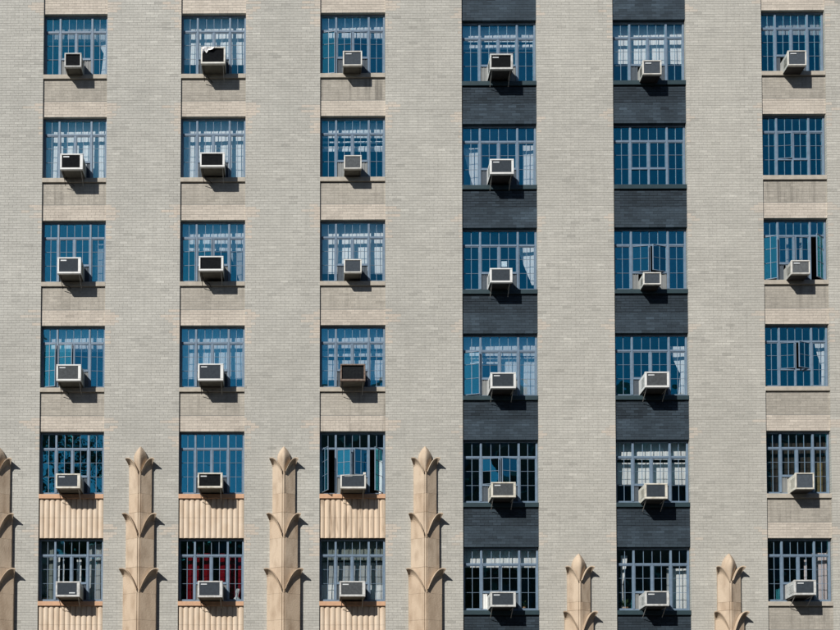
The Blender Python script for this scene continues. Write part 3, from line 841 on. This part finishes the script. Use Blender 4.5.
def pilaster(cx, ztop, tiers, zend):
    wks = [.285, .352, .415]; dks = [.066, .085, .105]; cks = [.20, .245, .285]
    core = MB()
    for k, zt in enumerate(tiers):
        zb = zend if k == len(tiers) - 1 else tiers[k + 1] - .1
        core.quadbox(cx - wks[k] + .02, cx + wks[k] - .02, -dks[k] + .012, 0.0, zb if k == len(tiers) - 1 else zb - .3 + .001 * k, zt - .12)
    pil = core.build("pilaster", TERRA_J, bld)
    bud(cx, ztop, pil, TERRA2)
    for k, zt in enumerate(tiers):
        m1, m2 = (TERRA2, TERRA) if k == 0 else (TERRA, TERRA2 if k == 1 else TERRA)
        zj = zt - .92 if k == 0 else zt - .66
        for sgn in (-1, 1): leaf(cx, wks[k], dks[k], cks[k], zt, zj + .002, sgn, pil, m1, .40 if k == 0 else .58)
        # the strip between the two leaf halves
        core2 = MB(); pts = [(-.036, -cks[k] + .02), (-.024, -cks[k] + .002), (0, -cks[k] - .008), (.024, -cks[k] + .002), (.036, -cks[k] + .02)]
        core2.grid([[(cx + x, y, z) for x, y in pts] for z in (zj + .002, zt - (.40 if k == 0 else .58))]).build("rib", m1, pil)
        if k < len(tiers) - 1:
            zn = tiers[k + 1]
            shaft("shaft_block", cx, wks[k], dks[k], cks[k], zn + .005, zj - .002, pil, m2)
            shaft("shaft_block", cx, wks[k] - .0, dks[k], cks[k], zn - .70, zn - .001, pil, m1)
        else:
            z = zj - .002
            while z > zend:
                shaft("shaft_block", cx, wks[k], dks[k], cks[k], max(z - .66, zend), z, pil, m2 if random.random() < .5 else m1)
                z -= .664
    return pil
for cx in (-7.60, -4.028, -.424, 3.112): pilaster(cx, 11.70, (11.40, 10.00, 8.61), 5.0)
for cx in (6.935, 10.668): pilaster(cx, 8.985, (8.67, 7.54, 6.3), 4.0)

# ------------------------------------------------------------------ across the street (seen in the glass)
def opposite(x0, x1, y1, H, nx, nz, label):
    root = link("brick_building", None, None, (0, 0, 0)); tag(root, label, "building")
    box("wall", OPP, x0, x1, y1 - 14, y1, 0.13, H, root)
    box("cornice", STONE, x0 - .3, x1 + .3, y1 - 14.3, y1 + .4, H + .003, H + .6, root)
    wm = MB().quadbox(-.6, .6, 0, .06, -.9, .9).mesh("window", DGLASS); sm = MB().quadbox(-.75, .75, .0, .16, -1.06, -.905).mesh("sill", STONE)
    for i in range(nx):
        for j in range(nz):
            x = x0 + (x1 - x0) * (i + .5) / nx; z = 3 + (H - 4.5) * j / max(1, nz - 1)
            o = link("window", wm, root, (x, y1, z)); s = link("sill", sm, o)
opposite(-1.5, 22, -38, 26.5, 8, 8, "dark brick building across the street, seen only in the window reflections")
opposite(22.8, 48, -40, 26.0, 8, 8, "second dark brick building across the street, seen only in the right-hand reflections")
opposite(-44, -1.8, -42, 20.3, 12, 6, "low dark brick building across the street at the left, seen only in reflections")

def tree(x, y, H, rad, label, seed):
    rs = random.Random(seed)
    root = link("street_tree", None, None, (x, y, .13)); tag(root, label, "tree", "street trees across the road")
    mb = MB(); P = []
    for t, rr in ((0, .38), (.15, .28), (.4, .22), (.7, .14), (.92, .05)):
        P.append([(rr * math.cos(i * .785) + .25 * math.sin(t * 4), rr * math.sin(i * .785), t * H) for i in range(8)])
    mb.grid(P, True)
    limbs = []
    for i in range(14):
        t = rs.uniform(.35, .85); an = rs.uniform(0, 6.28); L = rad * rs.uniform(.5, .95)
        b = Vector((.25 * math.sin(t * 4), 0, t * H)); e = b + Vector((math.cos(an) * L, math.sin(an) * L, L * rs.uniform(.2, .6)))
        mb.bar(b, e, .07); limbs.append(e)
    mb.build("trunk", BARK, root)
    cl = MB()
    cent = [(e.x, e.y, e.z) for e in limbs] + [(rs.gauss(0, rad * .45), rs.gauss(0, rad * .45), H * rs.uniform(.45, 1.0)) for _ in range(26)]
    for (cx, cy, cz) in cent:
        cr = rs.uniform(.7, 1.5)
        for _ in range(150):
            p = Vector((cx + rs.gauss(0, cr * .5), cy + rs.gauss(0, cr * .5), min(cz + rs.gauss(0, cr * .42), H + .5)))
            u = Vector((rs.gauss(0, 1), rs.gauss(0, 1), rs.gauss(0, 1))).normalized() * rs.uniform(.10, .2)
            v = u.cross(Vector((rs.gauss(0, 1), rs.gauss(0, 1), 1))).normalized() * rs.uniform(.07, .13)
            k = len(cl.v); cl.v += [tuple(p - u), tuple(p + v), tuple(p + u), tuple(p - v)]; cl.f.append((k, k + 1, k + 2, k + 3))
    cl.build("crown", LEAF, root)
tree(-15.0, -35.2, 27.0, 5.4, "tall leafy tree across the street, leftmost of the reflected trees", 1)
tree(-7.5, -35.0, 20.5, 3.6, "leafy street tree left of the dark brick building across the road", 2)
tree(6.5, -35.2, 19.5, 4.0, "leafy street tree in front of the dark brick building", 3)
